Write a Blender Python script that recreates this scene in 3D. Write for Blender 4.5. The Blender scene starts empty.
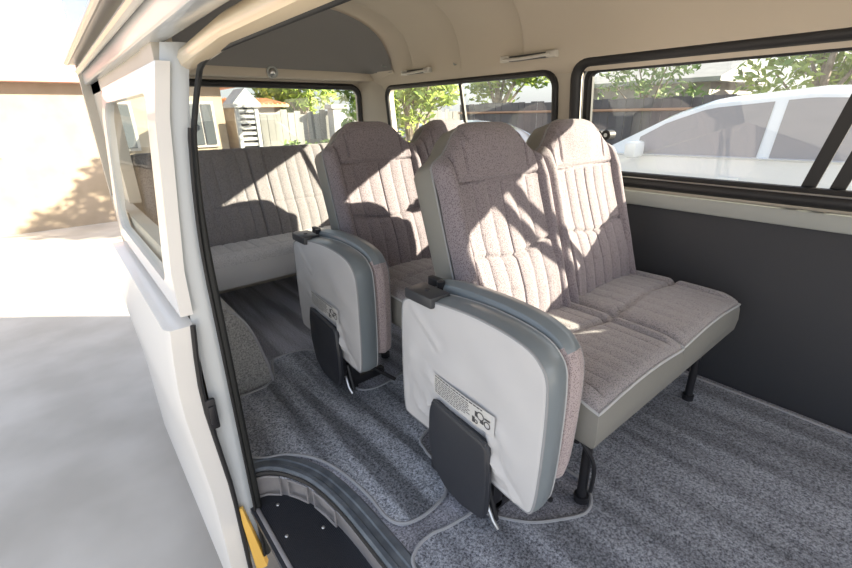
import bpy, bmesh, math, random
from mathutils import Vector, Matrix, noise
from math import pi, sin, cos, sqrt, atan2, exp
random.seed(7)
S = bpy.context.scene
COL = S.collection

# ------------------------------------------------------------------ camera
F_PX = 438.0
cam_d = bpy.data.cameras.new('camera'); cam = bpy.data.objects.new('camera', cam_d); COL.objects.link(cam)
cam_d.sensor_width = 36; cam_d.sensor_fit = 'HORIZONTAL'; cam_d.lens = F_PX / 852 * 36
cam_d.clip_start = .02; cam_d.clip_end = 300
_vy = Vector((40-426, 121-284, F_PX)).normalized()          # direction of the van's length in the lens frame
_vx = Vector((1000-426, 105-284, F_PX)); _vx = (_vx - _vy * _vx.dot(_vy)).normalized()
_up = -(_vy.cross(_vx)); _up = _up if _up.y < 0 else -_up
R = Matrix((_vx, _vy, _up))
cam.matrix_world = Matrix.Translation((0, 0, 1.08)) @ Matrix((
    (R[0][0], -R[0][1], -R[0][2], 0), (R[1][0], -R[1][1], -R[1][2], 0), (R[2][0], -R[2][1], -R[2][2], 0), (0, 0, 0, 1)))
S.camera = cam

# ------------------------------------------------------------------ world, sun, exposure
W = bpy.data.worlds.new('world'); S.world = W; W.use_nodes = True
nt = W.node_tree; nt.nodes.clear()
sky = nt.nodes.new('ShaderNodeTexSky'); sky.sky_type = 'NISHITA'; sky.sun_disc = False
sky.sun_elevation = math.radians(38); sky.sun_rotation = math.radians(130); sky.air_density = 1.0; sky.dust_density = 3.5; sky.ozone_density = 1.0
mixw = nt.nodes.new('ShaderNodeMix'); mixw.data_type = 'RGBA'; mixw.inputs[0].default_value = .45
mixw.inputs[7].default_value = (.95, .97, 1.0, 1)
hsv = nt.nodes.new('ShaderNodeMix'); hsv.data_type = 'RGBA'; hsv.blend_type = 'MULTIPLY'; hsv.inputs[0].default_value = 1
hsv.inputs[7].default_value = (.17, .17, .17, 1)
bg = nt.nodes.new('ShaderNodeBackground'); bg.inputs[1].default_value = 2.0
wo = nt.nodes.new('ShaderNodeOutputWorld')
nt.links.new(sky.outputs[0], hsv.inputs[6]); nt.links.new(hsv.outputs[2], mixw.inputs[6])
nt.links.new(mixw.outputs[2], bg.inputs[0]); nt.links.new(bg.outputs[0], wo.inputs[0])
SUN_DIR = Vector((-1.0, .86, -.48)).normalized()
sun_d = bpy.data.lights.new('sun', 'SUN'); sun_d.energy = 25.0; sun_d.angle = math.radians(.6); sun_d.color = (1.0, .88, .68)
sun = bpy.data.objects.new('sun', sun_d); COL.objects.link(sun)
sun.rotation_euler = SUN_DIR.to_track_quat('-Z', 'Y').to_euler(); sun.location = (8, -8, 8)
vs = S.view_settings; vs.view_transform = 'Standard'; vs.look = 'None'; vs.gamma = 1; vs.use_curve_mapping = False; vs.exposure = -.16
S.cycles.max_bounces = 10; S.cycles.diffuse_bounces = 6; S.cycles.transparent_max_bounces = 12

# ------------------------------------------------------------------ materials
def mat(name, col, rough=.6, metal=0, col2=None, scale=60, bump=0, bscale=200, spec=.5, detail=3, coat=0, sheen=0, lo=.35, hi=.65, stretch=None):
    m = bpy.data.materials.new(name); m.use_nodes = True
    n = m.node_tree.nodes; l = m.node_tree.links; b = n['Principled BSDF']
    b.inputs['Base Color'].default_value = (*col, 1); b.inputs['Roughness'].default_value = rough; b.inputs['Metallic'].default_value = metal
    b.inputs['Specular IOR Level'].default_value = spec
    if coat: b.inputs['Coat Weight'].default_value = coat
    if sheen: b.inputs['Sheen Weight'].default_value = sheen
    tc = n.new('ShaderNodeTexCoord'); src = tc.outputs['Object']
    if stretch:
        mp = n.new('ShaderNodeMapping'); mp.inputs['Scale'].default_value = stretch; l.new(src, mp.inputs[0]); src = mp.outputs[0]
    if col2:
        t = n.new('ShaderNodeTexNoise'); t.inputs['Scale'].default_value = scale; t.inputs['Detail'].default_value = detail
        r = n.new('ShaderNodeValToRGB'); r.color_ramp.elements[0].position = lo; r.color_ramp.elements[1].position = hi
        r.color_ramp.elements[0].color = (*col, 1); r.color_ramp.elements[1].color = (*col2, 1)
        l.new(src, t.inputs[0]); l.new(t.outputs[0], r.inputs[0]); l.new(r.outputs[0], b.inputs['Base Color'])
    if bump:
        t2 = n.new('ShaderNodeTexNoise'); t2.inputs['Scale'].default_value = bscale; t2.inputs['Detail'].default_value = 2
        bp = n.new('ShaderNodeBump'); bp.inputs['Strength'].default_value = bump; bp.inputs['Distance'].default_value = .004
        l.new(src, t2.inputs[0]); l.new(t2.outputs[0], bp.inputs['Height']); l.new(bp.outputs[0], b.inputs['Normal'])
    return m

def carpet_mat(name, dark, light, streak=None):
    m = bpy.data.materials.new(name); m.use_nodes = True
    n = m.node_tree.nodes; l = m.node_tree.links; b = n['Principled BSDF']
    b.inputs['Roughness'].default_value = .95; b.inputs['Specular IOR Level'].default_value = .1; b.inputs['Sheen Weight'].default_value = .25
    tc = n.new('ShaderNodeTexCoord')
    t = n.new('ShaderNodeTexNoise'); t.inputs['Scale'].default_value = 150; t.inputs['Detail'].default_value = 3; t.inputs['Roughness'].default_value = .8
    r = n.new('ShaderNodeValToRGB'); r.color_ramp.elements[0].position = .36; r.color_ramp.elements[1].position = .64
    r.color_ramp.elements[0].color = (*dark, 1); r.color_ramp.elements[1].color = (*light, 1)
    l.new(tc.outputs['Object'], t.inputs[0]); l.new(t.outputs[0], r.inputs[0])
    last = r.outputs[0]
    if streak:   # brushed and worn nap, running down the aisle
        mp = n.new('ShaderNodeMapping'); mp.inputs['Scale'].default_value = (13, 1.1, 1); mp.inputs['Rotation'].default_value = (0, 0, math.radians(streak[1]))
        s = n.new('ShaderNodeTexNoise'); s.inputs['Scale'].default_value = 1.0; s.inputs['Detail'].default_value = 3; s.inputs['Distortion'].default_value = .3
        r2 = n.new('ShaderNodeValToRGB'); r2.color_ramp.elements[0].position = .38; r2.color_ramp.elements[1].position = .62
        r2.color_ramp.elements[0].color = (streak[0],)*3 + (1,); r2.color_ramp.elements[1].color = (1.25, 1.25, 1.25, 1)
        mx = n.new('ShaderNodeMix'); mx.data_type = 'RGBA'; mx.blend_type = 'MULTIPLY'; mx.inputs[0].default_value = 1
        l.new(tc.outputs['Object'], mp.inputs[0]); l.new(mp.outputs[0], s.inputs[0]); l.new(s.outputs[0], r2.inputs[0])
        l.new(last, mx.inputs[6]); l.new(r2.outputs[0], mx.inputs[7]); last = mx.outputs[2]
    l.new(last, b.inputs['Base Color'])
    bp = n.new('ShaderNodeBump'); bp.inputs['Strength'].default_value = .9; bp.inputs['Distance'].default_value = .004
    l.new(t.outputs[0], bp.inputs['Height']); l.new(bp.outputs[0], b.inputs['Normal'])
    return m

def knit_mat(name, dark, light):
    """knitted upholstery: small cellular weave with darker specks"""
    m = bpy.data.materials.new(name); m.use_nodes = True
    n = m.node_tree.nodes; l = m.node_tree.links; b = n['Principled BSDF']
    b.inputs['Roughness'].default_value = .9; b.inputs['Specular IOR Level'].default_value = .15; b.inputs['Sheen Weight'].default_value = .3
    tc = n.new('ShaderNodeTexCoord')
    v = n.new('ShaderNodeTexVoronoi'); v.inputs['Scale'].default_value = 260
    t = n.new('ShaderNodeTexNoise'); t.inputs['Scale'].default_value = 380; t.inputs['Detail'].default_value = 2
    ad = n.new('ShaderNodeMath'); ad.operation = 'ADD'
    r = n.new('ShaderNodeValToRGB'); r.color_ramp.elements[0].position = .58; r.color_ramp.elements[1].position = 1.08
    r.color_ramp.elements[0].color = (*dark, 1); r.color_ramp.elements[1].color = (*light, 1)
    l.new(tc.outputs['Object'], v.inputs[0]); l.new(tc.outputs['Object'], t.inputs[0])
    l.new(v.outputs['Distance'], ad.inputs[0]); l.new(t.outputs[0], ad.inputs[1]); l.new(ad.outputs[0], r.inputs[0])
    l.new(r.outputs[0], b.inputs['Base Color'])
    bp = n.new('ShaderNodeBump'); bp.inputs['Strength'].default_value = .5; bp.inputs['Distance'].default_value = .003
    l.new(ad.outputs[0], bp.inputs['Height']); l.new(bp.outputs[0], b.inputs['Normal'])
    return m

M = {}
M['fabric'] = knit_mat('mauve_knit', (.078, .066, .08), (.285, .252, .28))
M['fabric_seat'] = knit_mat('grey_knit', (.12, .112, .125), (.35, .332, .35))
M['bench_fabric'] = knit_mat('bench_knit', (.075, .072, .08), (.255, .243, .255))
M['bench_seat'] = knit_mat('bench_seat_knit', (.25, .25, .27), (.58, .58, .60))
M['pink'] = knit_mat('rose_knit', (.17, .135, .145), (.46, .39, .40))
M['vinyl'] = mat('light_vinyl', (.56, .56, .575), .42, bump=.12, bscale=18, col2=(.6, .6, .61), scale=5)
M['vinyl_blue'] = mat('slate_vinyl', (.21, .245, .27), .3, bump=.1, bscale=30, coat=.15)
M['vinyl_side'] = mat('side_vinyl', (.24, .24, .225), .5, bump=.1, bscale=60)
M['piping'] = mat('piping', (.5, .52, .54), .45)
M['dark_piping'] = mat('seam_piping', (.3, .31, .33), .5)
M['black'] = mat('black_rubber', (.018, .018, .02), .5)
M['seal'] = mat('door_rubber', (.02, .021, .021), .55, spec=.4)
M['plastic'] = mat('black_plastic', (.03, .033, .042), .38, bump=.08, bscale=300)
M['plastic2'] = mat('charcoal_plastic', (.05, .053, .06), .35)
M['steel'] = mat('bright_steel', (.6, .6, .6), .3, 1)
M['dark_metal'] = mat('dark_metal', (.03, .03, .035), .4, .3)
M['liner'] = mat('headliner', (.56, .5, .415), .75, bump=.06, bscale=120, spec=.2)
M['end_grey'] = mat('roof_end_grey', (.24, .235, .235), .9, bump=.08, bscale=200, spec=.1)
M['trim'] = mat('cream_trim', (.55, .5, .42), .5)
M['pale_trim'] = mat('pale_trim', (.6, .58, .53), .4)
M['panel'] = mat('charcoal_panel', (.045, .047, .055), .7)
M['grey_trim'] = mat('grey_trim', (.36, .38, .37), .5)
M['paint'] = mat('silver_paint', (.55, .58, .6), .25, coat=.4)
M['white_paint'] = mat('white_paint', (.82, .8, .77), .3, coat=.5)
M['cream_paint'] = mat('cream_paint', (.72, .6, .42), .3, coat=.5)
M['carpet'] = carpet_mat('base_carpet', (.12, .122, .15), (.62, .64, .74), (.62, 8))
M['mat'] = carpet_mat('mat_carpet', (.07, .08, .105), (.56, .60, .68), (.42, -14))
M['matn'] = carpet_mat('near_mat_carpet', (.065, .07, .09), (.44, .47, .54), (.7, -20))
M['hump'] = carpet_mat('arch_carpet', (.2, .2, .2), (.52, .52, .51))
M['binding'] = mat('binding', (.38, .39, .42), .8, bump=.5, bscale=500)
M['sill'] = mat('sill_plastic', (.07, .085, .105), .28, bump=.15, bscale=35, col2=(.13, .15, .175), scale=20, coat=.2)
M['well_side'] = mat('well_plastic', (.28, .27, .28), .4, col2=(.36, .34, .34), scale=14, bump=.15, bscale=40)
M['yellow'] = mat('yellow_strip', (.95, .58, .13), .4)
M['ink'] = mat('ink', (.07, .07, .075), .6)
M['label'] = mat('label', (.62, .62, .625), .45, col2=(.64, .63, .6), scale=30)
def glass(name, tint=(.93, .96, .95), refl=.09):
    m = bpy.data.materials.new(name); m.use_nodes = True; n = m.node_tree.nodes; l = m.node_tree.links; n.clear()
    o = n.new('ShaderNodeOutputMaterial'); mx = n.new('ShaderNodeMixShader'); t = n.new('ShaderNodeBsdfTransparent'); g = n.new('ShaderNodeBsdfGlossy')
    t.inputs[0].default_value = (*tint, 1); g.inputs['Roughness'].default_value = .02; mx.inputs[0].default_value = refl
    l.new(t.outputs[0], mx.inputs[1]); l.new(g.outputs[0], mx.inputs[2]); l.new(mx.outputs[0], o.inputs[0]); return m
M['glass'] = glass('clear_glass')
M['car_glass'] = mat('car_glass', (.3, .28, .28), .06, spec=.9, coat=.5)
M['car_white'] = mat('car_white_paint', (.78, .82, .86), .22, coat=.6)
M['car_blue'] = mat('car_blue_white_paint', (.62, .74, .86), .22, coat=.6)
M['tyre'] = mat('tyre', (.03, .03, .03), .8)
M['leaf'] = mat('leaf', (.10, .2, .03), .5, col2=(.42, .5, .09), scale=1.6, lo=.3, hi=.7)
M['leaf2'] = mat('leaf_dark', (.07, .14, .035), .5, col2=(.26, .36, .1), scale=2.2, lo=.3, hi=.7)
M['bark'] = mat('bark', (.2, .16, .13), .9, col2=(.36, .31, .26), scale=12, bump=.6, bscale=20)
M['ground'] = mat('concrete_ground', (.40, .38, .35), .9, col2=(.5, .48, .45), scale=2, bump=.2, bscale=30)
M['fence'] = mat('weathered_boards', (.13, .13, .125), .85, col2=(.27, .265, .25), scale=2.2, stretch=(1, 1, .15), bump=.3, bscale=9)
M['dark_fence'] = mat('dark_fence', (.085, .08, .085), .85, col2=(.16, .15, .15), scale=2.5, stretch=(1, 1, .12))
M['rust'] = mat('rust', (.42, .25, .16), .8)
M['tile'] = mat('orange_tile', (.72, .36, .17), .8, col2=(.8, .48, .25), scale=6)
M['plaster'] = mat('beige_plaster', (.33, .27, .2), .9, col2=(.38, .31, .24), scale=3)
M['white_wall'] = mat('white_wall', (.36, .36, .36), .8, col2=(.44, .44, .43), scale=3)
M['grey_wall'] = mat('grey_wall', (.36, .34, .33), .9, col2=(.5, .47, .44), scale=3)
M['dark_win'] = mat('dark_pane', (.08, .09, .1), .15)

# ------------------------------------------------------------------ helpers
def obj(name, bm, m, parent=None, smooth=True, loc=None):
    me = bpy.data.meshes.new(name); bm.normal_update(); bm.to_mesh(me); bm.free()
    for mm in (m if isinstance(m, (list, tuple)) else [m]): me.materials.append(mm)
    if smooth:
        me.polygons.foreach_set('use_smooth', [True]*len(me.polygons))
        me.set_sharp_from_angle(angle=math.radians(38))
    o = bpy.data.objects.new(name, me); COL.objects.link(o)
    if parent: o.parent = parent
    if loc: o.location = loc
    return o
def thing(name, label, cat, loc=(0, 0, 0), group=None):
    o = bpy.data.objects.new(name, None); COL.objects.link(o); o.location = loc; o.empty_display_size = .05
    return tag(o, label, cat, group)
def tag(o, label, cat, group=None):
    o['label'] = label; o['category'] = cat
    if group: o['group'] = group
    return o
def struct(name, bm, m, parent=None, label=None, smooth=True):
    o = obj(name, bm, m, parent, smooth)
    if not parent: o['kind'] = 'structure'
    if label: o['label'] = label
    return o
def kids(o): return [c for c in bpy.data.objects if c.parent == o]
def copy_tree(o, parent=None):
    c = o.copy(); COL.objects.link(c); c.parent = parent
    for ch in kids(o): copy_tree(ch, c)
    return c
def BM(): return bmesh.new()
def box(bm, x0, x1, y0, y1, z0, z1, bev=0, seg=2, rot=None, mi=0):
    g = bmesh.ops.create_cube(bm, size=1); vs_ = g['verts']
    for v in vs_: v.co = Vector((x0+(v.co.x+.5)*(x1-x0), y0+(v.co.y+.5)*(y1-y0), z0+(v.co.z+.5)*(z1-z0)))
    fs = list({f for v in vs_ for f in v.link_faces})
    for f in fs: f.material_index = mi
    if bev:
        es = list({e for v in vs_ for e in v.link_edges})
        r = bmesh.ops.bevel(bm, geom=es, offset=bev, segments=seg, affect='EDGES', profile=.5); vs_ = list({v for f in r['faces'] for v in f.verts} | {v for v in vs_ if v.is_valid})
    if rot:
        c = Vector(((x0+x1)/2, (y0+y1)/2, (z0+z1)/2))
        bmesh.ops.rotate(bm, verts=[v for v in vs_ if v.is_valid], cent=c, matrix=rot)
    return bm
def catmull(pts, n=6, closed=False):
    P = [Vector(p) for p in pts]; out = []; N = len(P)
    rng = range(N) if closed else range(N-1)
    for i in rng:
        p0 = P[(i-1) % N] if closed or i > 0 else P[0]; p1 = P[i]; p2 = P[(i+1) % N]; p3 = P[(i+2) % N] if closed or i+2 < N else P[-1]
        for k in range(n):
            t = k/n; out.append(.5*((2*p1)+(-p0+p2)*t+(2*p0-5*p1+4*p2-p3)*t*t+(-p0+3*p1-3*p2+p3)*t**3))
    if not closed: out.append(P[-1])
    return out
def tube(bm, pts, r, seg=8, closed=False, flat=None):
    P = [Vector(p) for p in pts]; N = len(P); rings = []; prev = None
    for i in range(N):
        a = P[(i-1) % N] if closed or i > 0 else P[i]; b = P[(i+1) % N] if closed or i < N-1 else P[i]
        t = (b-a); t = t.normalized() if t.length > 1e-9 else Vector((0, 0, 1))
        ref = prev if prev is not None else (Vector((0, 0, 1)) if abs(t.z) < .9 else Vector((1, 0, 0)))
        u = (ref - t*ref.dot(t)); u = u.normalized() if u.length > 1e-6 else t.orthogonal().normalized()
        w = t.cross(u); prev = u
        rr = r(i/(N-1)) if callable(r) else r
        fl = flat or 1
        rings.append([bm.verts.new(P[i]+u*cos(2*pi*k/seg)*rr*fl+w*sin(2*pi*k/seg)*rr) for k in range(seg)])
    for i in range(N if closed else N-1):
        A = rings[i]; B = rings[(i+1) % N]
        for k in range(seg): bm.faces.new((A[k], A[(k+1) % seg], B[(k+1) % seg], B[k]))
    if not closed: bm.faces.new(rings[0][::-1]); bm.faces.new(rings[-1])
    return bm
def cyl(bm, a, b, r, seg=14): return tube(bm, [a, b], r, seg)
def grid(bm, nu, nv, f, mi=0, flip=False):
    V = [[bm.verts.new(f(i/nu, j/nv)) for j in range(nv+1)] for i in range(nu+1)]
    for i in range(nu):
        for j in range(nv):
            q = (V[i][j], V[i+1][j], V[i+1][j+1], V[i][j+1])
            fc = bm.faces.new(q[::-1] if flip else q); fc.material_index = mi
    return V
def loft(bm, rings, cap=True, mi=0):
    VR = [[bm.verts.new(p) for p in r] for r in rings]; n = len(VR[0])
    for a, b in zip(VR, VR[1:]):
        for k in range(n): bm.faces.new((a[k], a[(k+1) % n], b[(k+1) % n], b[k])).material_index = mi
    if cap: bm.faces.new(VR[0][::-1]); bm.faces.new(VR[-1])
    return VR
def prism(bm, poly, z0, z1, axis='z'):
    """extrude a polygon; poly is (x,y) along z, or (y,z) along x, or (x,z) along y"""
    def P(p, h): return {'z': (p[0], p[1], h), 'x': (h, p[0], p[1]), 'y': (p[0], h, p[1])}[axis]
    a = [bm.verts.new(P(p, z0)) for p in poly]; b = [bm.verts.new(P(p, z1)) for p in poly]; n = len(poly)
    fs = [bm.faces.new(a[::-1]), bm.faces.new(b)]
    for k in range(n): bm.faces.new((a[k], a[(k+1) % n], b[(k+1) % n], b[k]))
    bmesh.ops.recalc_face_normals(bm, faces=bm.faces[:])
    bmesh.ops.triangulate(bm, faces=fs, ngon_method='EAR_CLIP')
    return bm
def sheet(bm, poly, z0, z1, step=.12):
    """flat slab from a 2d outline, evenly triangulated"""
    from mathutils.geometry import delaunay_2d_cdt
    P = [Vector((p[0], p[1])) for p in poly]; n = len(P); ed = [(i, (i+1) % n) for i in range(n)]
    def inside(q):
        c = False
        for i in range(n):
            a, b = P[i], P[(i+1) % n]
            if (a.y > q.y) != (b.y > q.y) and q.x < (b.x-a.x)*(q.y-a.y)/(b.y-a.y)+a.x: c = not c
        return c
    x0, x1 = min(p.x for p in P), max(p.x for p in P); y0, y1 = min(p.y for p in P), max(p.y for p in P)
    extra = []
    for i in range(1, int((x1-x0)/step)):
        for j in range(1, int((y1-y0)/step)):
            q = Vector((x0+i*step, y0+j*step))
            if inside(q) and min((q-p).length for p in P) > step*.4: extra.append(q)
    vo, eo, fo, *_ = delaunay_2d_cdt(P+extra, ed, [], 1, 1e-6)
    top = [bm.verts.new((p.x, p.y, z1)) for p in vo]; bot = [bm.verts.new((p.x, p.y, z0)) for p in P]; tp = [bm.verts.new((p.x, p.y, z1)) for p in P]
    for f in fo: bm.faces.new([top[i] for i in f])
    for k in range(n): bm.faces.new((bot[k], bot[(k+1) % n], tp[(k+1) % n], tp[k]))
    return bm
def chaikin(P, it=2, q=.22):
    P = [Vector(p) for p in P]
    for _ in range(it):
        out = []
        for i in range(len(P)):
            a, b = P[i], P[(i+1) % len(P)]; out += [a*(1-q)+b*q, a*q+b*(1-q)]
        P = out
    return P
def inset(P, d):
    """move a closed 2d loop inwards by d"""
    n = len(P); area = sum(P[i].x*P[(i+1) % n].y-P[(i+1) % n].x*P[i].y for i in range(n)); s = 1 if area > 0 else -1
    out = []
    for i in range(n):
        t = (P[(i+1) % n]-P[i-1]); t = t.normalized() if t.length > 1e-9 else Vector((1, 0))
        out.append(P[i]+Vector((-t.y, t.x))*d*s)
    return out
def smooth01(a, b, x):
    t = max(0, min(1, (x-a)/(b-a))); return t*t*(3-2*t)
def edge_round(d, R_):
    """fall of a padded surface at distance d from its border, radius R_"""
    if d >= R_: return 0
    t = 1-max(0, d)/R_
    return R_*(1-sqrt(max(0, 1-t*t)))

# ------------------------------------------------------------------ the van's shell (structure)
def wall_x(z):           # inner skin of the far side, leaning in above the waist
    if z < .8: return 1.95
    return 1.93 - max(0, z-.8)*.10
def ring_panel(bm, rect, hole, r, fn, thick, nrm, n=6):
    """flat panel with one rounded opening. rect, hole = (u0,u1,v0,v1); fn(u,v,d) -> point, d = depth through the panel"""
    u0, u1, v0, v1 = rect; a0, a1, b0, b1 = hole
    inner = []; outer = []
    for (cu, cv, s, ou, ov) in ((a1-r, b0+r, -90, u1, v0), (a1-r, b1-r, 0, u1, v1), (a0+r, b1-r, 90, u0, v1), (a0+r, b0+r, 180, u0, v0)):
        st = (cu, cv)
        for k in range(n+1):
            an = math.radians(s+90*k/n); inner.append((cu+r*cos(an), cv+r*sin(an)))
            if k == 0:
                e = {-90: (cu, v0), 0: (u1, cv), 90: (cu, v1), 180: (u0, cv)}[s]
            elif k == n:
                e = {-90: (u1, cv), 0: (cu, v1), 90: (u0, cv), 180: (cu, v0)}[s]
            else: e = (ou, ov)
            outer.append(e)
    N = len(inner); L = {}
    for d in (0, thick):
        L[d] = ([bm.verts.new(fn(*p, d)) for p in inner], [bm.verts.new(fn(*p, d)) for p in outer])
    for k in range(N):
        k2 = (k+1) % N
        for d, fl in ((0, 0), (thick, 1)):
            I, O = L[d]; vsq = []
            for v in (I[k], I[k2], O[k2], O[k]):
                if v not in vsq: vsq.append(v)
            try: bm.faces.new(vsq[::-1] if fl else vsq)
            except ValueError: pass
        bm.faces.new((L[0][0][k], L[0][0][k2], L[thick][0][k2], L[thick][0][k]))
        if (L[0][1][k].co-L[0][1][k2].co).length > 1e-6: bm.faces.new((L[0][1][k], L[0][1][k2], L[thick][1][k2], L[thick][1][k]))
def rrect(a0, a1, b0, b1, r, n=6):
    out = []
    for (cu, cv, s) in ((a1-r, b0+r, -90), (a1-r, b1-r, 0), (a0+r, b1-r, 90), (a0+r, b0+r, 180)):
        for k in range(n+1):
            an = math.radians(s+90*k/n); out.append((cu+r*cos(an), cv+r*sin(an)))
    return out
WIN_T, WIN_B = 1.255, .80
fR = lambda u, v, d: (wall_x(v)+d, u, v)
bm = BM()
QW = (1.335, 2.70, WIN_B, WIN_T); MW = (-.13, 1.228, .79, 1.285)
ring_panel(bm, (1.28, 2.93, .70, 1.34), QW, .06, fR, .05, 1)
ring_panel(bm, (-1.3, 1.28, .70, 1.34), MW, .07, fR, .05, 1)
struct('wall_right', bm, M['trim'])
bm = BM(); box(bm, 1.95, 2.0, -1.3, 2.93, -.02, .73, .004); struct('trim_5', bm, M['panel'], label='charcoal lower side panel below the far windows')
bm = BM(); box(bm, 1.925, 1.955, -1.3, 2.9, .695, .755, .01); struct('trim_6', bm, M['grey_trim'], label='grey green waist rail below the far windows')
def side_window(n, W_, div, lab, fr_w, out=.0):
    bm = BM(); outl = rrect(W_[0], W_[1], W_[2], W_[3], .07)
    o_ = [(wall_x(v)-.006-out, u, v) for u, v in outl]
    tube(bm, o_, fr_w, 10, True, 1)
    w = struct(f'window_{n}', bm, M['black'], label=lab)
    bm = BM(); P = rrect(W_[0], W_[1], W_[2], W_[3], .07)
    cx_, cz_ = (W_[0]+W_[1])/2, (W_[2]+W_[3])/2
    c = [bm.verts.new((wall_x(v)+.022, u, v)) for u, v in P]; m_ = bm.verts.new((wall_x(cz_)+.022, cx_, cz_))
    for k in range(len(c)): bm.faces.new((c[k], c[(k+1) % len(c)], m_))
    struct('pane', bm, M['glass'], w)
    bm = BM()
    for (ya, yb, wd) in div:
        prism(bm, [(ya-wd, W_[3]), (ya+wd, W_[3]), (yb+wd, W_[2]), (yb-wd, W_[2])], 0, 1, 'x')
    for v in bm.verts: v.co.x = wall_x(v.co.z)+.004+.014*v.co.x
    struct('divider', bm, M['black'], w)
    return w
w1 = side_window(1, QW, [(1.985, 1.93, .011)], 'far rear quarter window with black rubber frame and slanting divider', .016)
w2 = side_window(2, MW, [(.16, .27, .020), (.235, .345, .020)], 'far middle sliding window with thick black frame', .024)
bm = BM(); o_ = [(wall_x(v)+.004, u, v) for u, v in rrect(MW[0]+.032, MW[1]-.032, MW[2]+.02, MW[3]-.024, .05)]
tube(bm, o_, .005, 8, True); struct('inner_frame', bm, M['steel'], w2)
bm = BM(); o_ = [(wall_x(v)+.012, u, v) for u, v in rrect(MW[0]+.055, MW[1]-.055, MW[2]+.030, MW[3]-.036, .05)]
tube(bm, o_, .013, 8, True); struct('inner_frame', bm, M['black'], w2)
bm = BM(); prism(bm, [(MW[1]-.075, MW[2]+.01), (MW[1]-.03, MW[2]+.01), (MW[1]-.03, MW[3]-.02), (MW[1]-.075, MW[3]-.02)], 0, 1, 'x')
for v in bm.verts: v.co.x = wall_x(v.co.z)+.004+.016*v.co.x
struct('inner_frame', bm, M['black'], w2)
# rear wall with the tailgate window
YR = 2.93
fB = lambda u, v, d: (u, YR+d+(1.0-v)*.12*(v < 1.0), v)
bm = BM(); RW = (.30, 1.80, .84, 1.268)
ring_panel(bm, (.2, 1.95, .62, 1.36), RW, .07, lambda u, v, d: (u, YR+d, v), .05, 1)
box(bm, .2, 1.97, YR, YR+.05, 0, .62)
struct('wall_rear', bm, M['trim'])
bm = BM(); tube(bm, [(u, YR-.006, v) for u, v in rrect(*RW, .07)], .02, 10, True)
w3 = struct('window_3', bm, M['black'], label='wide tailgate window behind the rear bench')
bm = BM(); prism(bm, rrect(*RW, .07), YR+.02, YR+.024, 'y'); struct('pane', bm, M['glass'], w3)
# rear corner post
bm = BM(); prism(bm, [(1.80, 2.925), (1.93, 2.925), (1.93, 2.71), (1.90, 2.71)], .5, 1.36); struct('trim_1', bm, M['trim'], label='cream post in the far rear corner')

# headliner: arched section swept along the van, with stepped ribs
SEC = [(1.885, 1.245), (1.855, 1.29), (1.835, 1.36), (1.81, 1.44), (1.755, 1.525), (1.655, 1.59), (1.51, 1.635), (1.33, 1.658), (1.07, 1.665)]
SEC = SEC + [(2.14-x, z) for x, z in SEC[-2::-1]]
SECS = catmull([(x, 0, z) for x, z in SEC], 4)
YS = []
def rib(y):   # each rib zone steps down a little towards the rear
    seams = (1.50, 1.93, 2.35)
    o = 0
    for s in seams: o += -.030*smooth01(s-.010, s+.012, y) + .030*smooth01(s+.03, s+.38, y)
    return o
ys = [-1.3, -.8, -.3, .2, .6, .9, 1.2, 1.4]
for s in (1.50, 1.93, 2.35): ys += [s-.02, s-.012, s-.005, s, s+.005, s+.012, s+.02, s+.06, s+.12, s+.2, s+.3, s+.38]
ys = sorted(set(ys+[2.66]))
bm = BM(); rings = []
cx, cz = 1.07, 1.25
for y in ys:
    row = []
    for p in SECS:
        k = smooth01(0.02, .25, p.z-1.245)
        d = Vector((p.x-cx, 0, p.z-cz)); d.normalize()
        row.append(bm.verts.new(Vector((p.x, y, p.z)) - d*rib(y)*k))
    rings.append(row)
for a, b in zip(rings, rings[1:]):
    for k in range(len(a)-1): bm.faces.new((a[k], a[k+1], b[k+1], b[k]))
# outer roof skin closes it to the daylight
orow = [[bm.verts.new((cx+(p.x-cx)*1.06, y, p.z+.05+.02)) for p in SECS] for y in (-1.3, 3.0)]
for k in range(len(SECS)-1): bm.faces.new((orow[0][k], orow[0][k+1], orow[1][k+1], orow[1][k]))
struct('ceiling', bm, M['liner'])
# grey rear bulkhead of the raised roof: recessed, sloping, one grey darker than the headliner
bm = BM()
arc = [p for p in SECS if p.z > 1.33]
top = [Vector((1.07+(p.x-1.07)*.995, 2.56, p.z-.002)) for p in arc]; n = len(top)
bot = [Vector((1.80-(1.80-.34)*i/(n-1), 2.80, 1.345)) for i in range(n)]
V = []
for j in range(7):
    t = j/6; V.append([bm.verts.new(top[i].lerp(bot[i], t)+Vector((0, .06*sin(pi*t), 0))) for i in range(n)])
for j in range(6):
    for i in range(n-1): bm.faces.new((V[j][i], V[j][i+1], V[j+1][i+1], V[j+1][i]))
struct('trim_2', bm, M['end_grey'], label='grey rear end of the raised roof')
bm = BM(); box(bm, .25, 1.93, 2.795, 2.935, 1.30, 1.352, .012); struct('trim_3', bm, M['liner'], label='cream header above the tailgate window')
# side corner fillers between liner and rear wall
bm = BM(); V = grid(bm, 8, 6, lambda u, v: (1.93-.10*v-.03*sin(u*pi/2), 2.55+.385*u, 1.24+.11*v)); struct('trim_4', bm, M['liner'], label='cream cornice in the far rear corner')

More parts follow.
